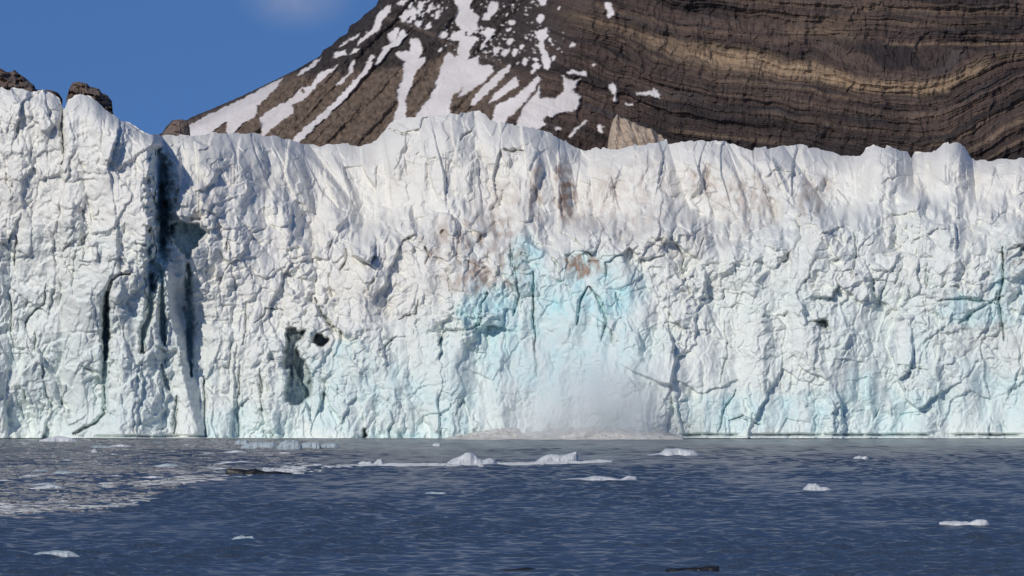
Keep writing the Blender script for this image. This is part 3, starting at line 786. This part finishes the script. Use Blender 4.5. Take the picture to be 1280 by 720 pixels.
def ice_floe(u0, u1, vtop, vbase, prof, mat, label, seed, cat='ice floe', name='ice_floe', depth=0.7, group='loose ice floating on the open water', rot=0.0):
    x0, Y = on_water(u0, vbase); x1, _ = on_water(u1, vbase)
    w = x1 - x0; hmax = 0.88 * (vbase - vtop) * Y / F
    k = max(p[1] for p in prof)
    o = floe_mesh(name, w, max(w * depth, 0.6), [(a, b / k * hmax) for a, b in prof], mat, seed)
    o.location = ((x0 + x1) / 2, Y + w * depth * 0.3, 0.0); o.rotation_euler.z = rot
    return tag(o, label, cat, group)


LOW = [(0, .1), (.15, .7), (.4, 1), (.6, .75), (.85, .9), (1, .1)]
ice_floe(558, 622, 562.5, 581, [(0, .12), (.1, .4), (.25, .6), (.38, .95), (.46, 1), (.55, .8), (.62, .5), (.72, .35), (.85, .5), (.95, .35), (1, .05)], M_FLOE,
         'bright white peaked ice chunk, largest floating beside the white foam line', 501, 'ice chunk', 'ice_chunk')
ice_floe(670, 724, 563, 578, [(0, .1), (.15, .55), (.35, .75), (.6, .65), (.8, .8), (.93, 1), (1, .3)], M_FLOE, 'grey white ice chunk with a knob at its right end, beside the peaked chunk', 502, 'ice chunk', 'ice_chunk')
ice_floe(808, 878, 559.5, 570, [(0, .1), (.25, .4), (.35, .9), (.6, 1), (.85, .7), (1, .15)], M_FLOE, 'long low white floe below the right end of the splash', 503)
ice_floe(700, 798, 594, 601, [(0, .3), (.15, .5), (.3, .55), (.45, 1), (.62, .75), (.78, .35), (.88, 1), (.97, .8), (1, .1)], M_FLOE, 'longest thin white floe strip on the open blue water, centre', 504, depth=0.35)
ice_floe(1066, 1087, 569, 574, LOW, M_FLOE, 'small pale floe lying near the right part of the ice cliff', 505)
ice_floe(1004, 1040, 603, 613, [(0, .2), (.2, .9), (.45, 1), (.6, .5), (.85, .45), (1, .1)], M_FLOE, 'small white floe with a hump at its left end on the open water', 506)
ice_floe(1174, 1239, 648, 658, [(0, .6), (.2, .75), (.45, .7), (.6, .6), (.75, 1), (.92, .9), (1, .2)], M_FLOE, 'flat white floe with two soft humps at the right in near water', 507, depth=0.4)
ice_floe(288, 320, 668, 676, LOW, M_FLOEBLUE, 'small grey flat floe alone in the near blue water, left of centre', 508, depth=0.5)
ice_floe(36, 100, 687, 697, [(0, .3), (.2, .8), (.5, 1), (.8, .9), (1, .2)], M_FLOEBLUE, 'grey flat floe lowest in the picture at the left', 509, depth=0.35)
ice_floe(446, 466, 575.5, 581, LOW, M_FLOE, 'tiny white floe, left one of a pair on the white foam line', 510)
ice_floe(467, 480, 572.5, 581, [(0, .3), (.4, .9), (.7, 1), (1, .3)], M_FLOE, 'tiny upright white lump, right one of a pair on the white foam line', 511)
ice_floe(528, 560, 614, 618, LOW, M_FLOEBLUE, 'faint thin grey ice strip in open water below the peaked chunk', 512, depth=0.3)
ice_floe(540, 551, 553, 558, LOW, M_FLOE, 'tiny white ice lump at the left foot of the splash', 513)
ice_floe(114, 122, 559.5, 566, [(0, .3), (.5, 1), (1, .3)], M_FLOE, 'tiny bright white ice lump in the grey brash under the ice tower', 514)
ice_floe(832, 900, 706, 714, [(0, .5), (.3, .6), (.7, .75), (.75, 1), (1, .9)], M_DARK, 'black low ice slab at the bottom edge of the picture', 515, 'ice slab', 'ice_slab', 0.25)
ice_floe(622, 676, 708, 713, [(0, .2), (.4, .5), (.7, 1), (1, .3)], M_DARK, 'thin dark ice sliver at the bottom centre left of the black slab', 516, 'ice slab', 'ice_slab', 0.25)
ice_floe(281, 366, 584.5, 594, [(0, .9), (.1, 1), (.3, .85), (.45, 1), (.6, .55), (.75, .6), (.9, .45), (1, .3)], M_DARK, 'long black dirty ice slab at the tip of the brash ice', 517, 'ice slab', 'ice_slab', 0.2)
for i, (a, b, t_, bs, lb) in enumerate((
        (300, 350, 551, 561, 'blue grey flat slab at the cliff foot, left one of four, with pointed end'), (346, 378, 549, 562, 'blue grey blocky slab at the cliff foot, tallest of four'),
        (374, 402, 551, 561, 'blue grey slab at the cliff foot, third of four'), (398, 424, 553, 560, 'low blue grey slab at the cliff foot, right one of four'))):
    ice_floe(a, b, t_, bs, [(0, .2), (.15, .8), (.5, 1), (.85, .9), (1, .3)], M_FLOEBLUE, lb, 520 + i, 'ice slab', 'ice_slab', 0.5, 'blue grey ice slabs at the foot of the cliff')
ice_floe(48, 96, 544, 552, [(0, .2), (.2, .6), (.5, 1), (.8, .7), (1, .2)], M_FLOE, 'white broken ice heap lying at the foot of the ice tower', 530, 'ice heap', 'ice_heap', 0.4, None)
ice_floe(292, 312, 548, 556, LOW, M_FLOEBLUE, 'small pale floe just left of the blue grey slabs', 531, group='blue grey ice slabs at the foot of the cliff')


# ------------------------------------------------------------------ brash ice: big pieces one by one, the rest as one mass
def in_brash(u, v):
    """how thick the brash is at a photo point"""
    band = sst(v, 548, 553) * (1 - sst(u, interp(v, [(550, 430), (570, 400), (590, 330), (600, 240), (620, 190), (640, 150)]) - 60, interp(v, [(550, 470), (570, 440), (590, 380), (600, 290), (620, 215), (640, 185)])))
    low = interp(u, [(-300, 652), (0, 646), (90, 642), (150, 638), (190, 628), (230, 611), (300, 598), (400, 590)]) + 5 * fbm(u / 26, v / 6, 3, 605)
    band = band * (1 - sst(v, low - 12, low + 6))
    return band


def shards(n, pick, size, hgt, seed, name, mat, label, cat, kind='stuff', z=0.0):
    r = np.random.default_rng(seed)
    pts = pick(r, n).tolist()
    V = []; Q = []; T = []; m = 7
    for u, v in pts:
        x, Y = on_water(u, v)
        s = size(r) * (0.7 + 0.3 * Y / 500); h = hgt(r)
        a = np.sort(r.random(m)) * 2 * np.pi
        rad = 0.8 * s * (0.55 + 0.45 * r.random(m)); el = 1.5 + 5.0 * r.random() ** 1.5
        bx = x + np.cos(a) * rad * el; by = Y + np.sin(a) * rad
        k = len(V)
        top = h * (0.6 + 0.8 * r.random(m))
        for j in range(m): V.append((bx[j], by[j], z - 0.25))
        for j in range(m): V.append((x + (bx[j] - x) * .85, Y + (by[j] - Y) * .85, z + top[j]))
        V.append((x, Y, z + h * 1.15))
        for j in range(m):
            j2 = (j + 1) % m
            Q.append((k + j, k + j2, k + m + j2, k + m + j)); T.append((k + m + j, k + m + j2, k + 2 * m))
    o = mesh_obj(name, np.array(V), np.array(Q), mat, None, False, None, np.array(T))
    return tag(o, label, cat, None, kind)


LOWEDGE = [(-300, 652), (0, 646), (90, 642), (150, 638), (190, 628), (230, 611), (300, 598), (400, 590)]


def pick_brash(r, n):
    """n photo points inside the brash belt: streaks along the wind"""
    out = np.zeros((0, 2))
    while len(out) < n:
        u = r.uniform(-150, 480, 20000); v = 549 + 100 * r.random(20000) ** 1.15
        c = sst(fbm(u / 110.0, v / 1.8, 4, 601), -0.02, 0.22)
        near = np.exp(-((interp(u, LOWEDGE) - 9 - v) / 8) ** 2)
        k = r.random(20000) < in_brash(u, v) * (0.10 + 0.55 * c + 0.10 * near)
        out = np.concatenate([out, np.stack([u[k], v[k]], -1)])
    return out[:n]


def pick_edge(r, n):
    """the pale lower rim of the belt and its tip"""
    u = np.concatenate([r.uniform(-150, 185, n * 2 // 3), r.uniform(130, 390, n - n * 2 // 3)])
    v = np.where(np.arange(n) < n * 2 // 3, interp(u, LOWEDGE) - 4, interp(u, [(130, 610), (200, 606), (260, 601), (330, 595), (390, 590)]))
    keep = fbm(u / 50, v / 4, 3, 607) > -0.2
    v = v - np.abs(r.normal(0, 5.0, n)) + 2.0 * fbm(u / 30, u * 0, 2, 606)
    return np.stack([u, v], -1)[keep]


def pick_line(r, n):
    u = r.uniform(330, 760, n)
    v = interp(u, [(250, 596), (330, 590), (400, 585), (470, 582), (560, 581.5), (640, 580.5), (750, 577.5)]) + r.normal(0, 1, n) * np.where(u > 400, 0.65, 2.2)
    return np.stack([u, v], -1)


shards(10500, pick_brash, lambda r: 0.10 + 0.34 * r.random() ** 2.5, lambda r: 0.02 + 0.085 * r.random() ** 2, 61, 'brash_ice', M_DIRTY, 'belt of grey crushed brash ice on the water under the ice tower', 'brash ice')
shards(6500, pick_edge, lambda r: 0.10 + 0.34 * r.random() ** 2, lambda r: 0.02 + 0.035 * r.random(), 63, 'brash_ice', M_PALE,
       'pale edge of the brash ice belt nearest the open water at the left', 'brash ice')
shards(1500, pick_line, lambda r: 0.10 + 0.20 * r.random() ** 2, lambda r: 0.05 + 0.06 * r.random(), 62, 'foam_line', M_FLOE, 'thin white line of foam and ice crumbs crossing the open water', 'foam')

# larger single pieces in the belt
protos = []
for i in range(6):
    o = floe_mesh('ice_fragment', 2.2, 1.4, [(0, .1), (.2, .2 + .1 * (i % 3)), (.45, .42), (.7, .3 - .05 * (i % 2)), (1, .08)], (M_DIRTY, M_FLOE, M_FLOEBLUE)[i % 3], 540 + i, rough=0.1)
    protos.append(o)
r = np.random.default_rng(9); n = 0
PTS = [p for p in pick_brash(r, 400).tolist() if p[1] > 553]
while n < 110:
    u, v = PTS[n]
    x, Y = on_water(u, v)
    k = n % 6
    if n < 6: o = protos[k]
    else:
        o = protos[k].copy(); COL.objects.link(o)
    s = (0.35 + 0.75 * r.random() ** 2)
    o.location = (x, Y, 0); o.scale = (s * 1.3, s, s * 0.75); o.rotation_euler.z = r.uniform(-0.5, 0.5) + (math.pi if r.random() < .5 else 0)
    tone = ('dirty grey', 'white', 'blue grey')[k % 3]
    tag(o, f'small {tone} ice fragment drifting among the brash ice belt at the left', 'ice fragment', f'{tone} ice fragments in the brash belt')
    n += 1


# ------------------------------------------------------------------ the calving splash
def build_splash():
    n, m = 260, 40
    uu = np.linspace(540, 856, n); tt = np.linspace(0, 1, m)
    prof = interp(uu, [(540, 0), (575, 5), (600, 11), (628, 14), (645, 11), (660, 8), (690, 12), (720, 13), (760, 14), (800, 11), (835, 8), (852, 5), (856, 0)])
    x0, Y0 = on_water(640, 550.5)
    X = (uu - 640) * 592 / F
    Xg = np.broadcast_to(X, (m, n)); Yg = 588 + 12 * np.broadcast_to(tt[:, None], (m, n)) + 1.5 * fbm(Xg / 4, Xg * 0, 3, 701)
    Z = prof * 592 / F * np.sin(np.clip(tt, 0, 1) * np.pi * 0.62)[:, None] / 1.0
    b, e = blocks(Xg / 2.2, tt[:, None] * 4 + Xg * 0, 702)
    Z = Z * (1 + 0.22 * b + 0.5 * fbm(Xg / 1.2, Yg / 1.5, 4, 703)) - 0.15
    o = mesh_obj('splash_foam', np.stack([Xg, Yg, Z], -1).reshape(-1, 3), grid_quads(m, n)[:, ::-1], M_FOAM)
    tag(o, 'low white mound of churned foam where ice has just fallen into the sea', 'foam', kind='stuff')
    # cloud of ice dust and spray hanging in front of the face
    bpy.ops.mesh.primitive_uv_sphere_add(segments=32, ring_count=20)
    s = bpy.context.active_object; s.name = 'spray_cloud'
    s.location = (8.0, 592.0, 3.5); s.scale = (15.0, 5.5, 13.0)
    mt = bpy.data.materials.new('ice_spray'); mt.use_nodes = True; nt = mt.node_tree; nt.nodes.clear()
    out = nt.nodes.new('ShaderNodeOutputMaterial'); pv = nt.nodes.new('ShaderNodeVolumePrincipled')
    pv.inputs['Color'].default_value = (0.97, 0.99, 1.0, 1); pv.inputs['Anisotropy'].default_value = -0.25
    tc = nt.nodes.new('ShaderNodeTexCoord'); ln = nt.nodes.new('ShaderNodeVectorMath'); ln.operation = 'LENGTH'
    nt.links.new(tc.outputs['Object'], ln.inputs[0])
    mr = nt.nodes.new('ShaderNodeMapRange'); mr.interpolation_type = 'SMOOTHSTEP'
    for k, v in (('From Min', 1.0), ('From Max', 0.15), ('To Min', 0.0), ('To Max', 1.0)): mr.inputs[k].default_value = v
    nt.links.new(ln.outputs['Value'], mr.inputs['Value'])
    nz = nt.nodes.new('ShaderNodeTexNoise'); nz.inputs['Scale'].default_value = 2.6; nz.inputs['Detail'].default_value = 4
    nt.links.new(tc.outputs['Object'], nz.inputs['Vector'])
    m2 = nt.nodes.new('ShaderNodeMapRange')
    for k, v in (('From Min', 0.38), ('From Max', 0.68), ('To Min', 0.1), ('To Max', 1.0)): m2.inputs[k].default_value = v
    nt.links.new(nz.outputs['Fac'], m2.inputs['Value'])
    a = nt.nodes.new('ShaderNodeMath'); a.operation = 'MULTIPLY'; nt.links.new(mr.outputs[0], a.inputs[0]); nt.links.new(m2.outputs[0], a.inputs[1])
    b2 = nt.nodes.new('ShaderNodeMath'); b2.operation = 'MULTIPLY'; b2.inputs[1].default_value = 0.42; nt.links.new(a.outputs[0], b2.inputs[0])
    nt.links.new(b2.outputs[0], pv.inputs['Density']); nt.links.new(pv.outputs[0], out.inputs['Volume'])
    s.data.materials.append(mt)
    tag(s, 'pale drifting cloud of ice dust and spray in front of the cyan scar', 'spray', kind='stuff')


build_splash()

# ------------------------------------------------------------------ light, sky, camera
SUN_EL, SUN_AZ = R(29), R(33)        # sun behind the camera, to the left
sd = bpy.data.lights.new('sun', 'SUN'); sun = bpy.data.objects.new('sun', sd); COL.objects.link(sun)
sd.energy = 2.9; sd.angle = R(0.55); sd.color = (1.0, 0.945, 0.85)
sun.rotation_euler = (R(90) - SUN_EL, 0, -SUN_AZ)      # light travels +Y, to the right, and down

w = bpy.data.worlds.new('World'); scene.world = w; w.use_nodes = True
nt = w.node_tree; bg = nt.nodes['Background']
sky = nt.nodes.new('ShaderNodeTexSky'); sky.sky_type = 'NISHITA'; sky.sun_disc = False
sky.sun_elevation = SUN_EL; sky.sun_rotation = R(180) + SUN_AZ
sky.altitude = 2500; sky.air_density = 1.0; sky.dust_density = 0.0; sky.ozone_density = 7.0
# the photograph looks at the lowest few degrees of a clean polar sky: raise the lookup so the deep blue reaches the horizon
tc = nt.nodes.new('ShaderNodeTexCoord'); ad = nt.nodes.new('ShaderNodeVectorMath'); ad.operation = 'ADD'; ad.inputs[1].default_value = (0, 0, 0.33)
nm = nt.nodes.new('ShaderNodeVectorMath'); nm.operation = 'NORMALIZE'
nt.links.new(tc.outputs['Generated'], ad.inputs[0]); nt.links.new(ad.outputs[0], nm.inputs[0]); nt.links.new(nm.outputs[0], sky.inputs['Vector'])
mp = nt.nodes.new('ShaderNodeMapping'); mp.vector_type = 'POINT'; mp.inputs['Location'].default_value = (0.045 * 70, 0, -0.079 * 110); mp.inputs['Scale'].default_value = (70, 0, 110)
nt.links.new(tc.outputs['Generated'], mp.inputs[0])
cl = nt.nodes.new('ShaderNodeVectorMath'); cl.operation = 'LENGTH'; nt.links.new(mp.outputs[0], cl.inputs[0])
cm = nt.nodes.new('ShaderNodeMapRange'); cm.interpolation_type = 'SMOOTHSTEP'
for k, v in (('From Min', 1.0), ('From Max', 0.0), ('To Min', 0.0), ('To Max', 1.0)): cm.inputs[k].default_value = v
nt.links.new(cl.outputs['Value'], cm.inputs['Value'])
cn = nt.nodes.new('ShaderNodeTexNoise'); cn.inputs['Scale'].default_value = 130; cn.inputs['Detail'].default_value = 4; nt.links.new(tc.outputs['Generated'], cn.inputs['Vector'])
cf = nt.nodes.new('ShaderNodeMath'); cf.operation = 'MULTIPLY'; nt.links.new(cm.outputs[0], cf.inputs[0]); nt.links.new(cn.outputs['Fac'], cf.inputs[1])
mx = nt.nodes.new('ShaderNodeMix'); mx.data_type = 'RGBA'; mx.inputs[7].default_value = (2.6, 3.0, 4.4, 1)
hs = nt.nodes.new('ShaderNodeHueSaturation'); hs.inputs['Saturation'].default_value = 1.03; hs.inputs['Value'].default_value = 1.03; nt.links.new(sky.outputs[0], hs.inputs['Color'])
nt.links.new(cf.outputs[0], mx.inputs[0]); nt.links.new(hs.outputs[0], mx.inputs[6]); nt.links.new(mx.outputs[2], bg.inputs[0])
bg.inputs[1].default_value = 0.112
scene.cycles.volume_bounces = 16; scene.cycles.max_bounces = 20; scene.cycles.diffuse_bounces = 5

cd = bpy.data.cameras.new('camera'); cam = bpy.data.objects.new('camera', cd); COL.objects.link(cam)
cam.location = (0, 0, CAM_H); cam.rotation_euler = (R(90) + PITCH, 0, 0)
cd.sensor_width = 36.0; cd.lens = 36.0 * F / 1280.0; cd.clip_start = 1.0; cd.clip_end = 30000
scene.camera = cam
vs = scene.view_settings
vs.view_transform = 'Standard'; vs.look = 'None'; vs.exposure = 0.0; vs.gamma = 1.0
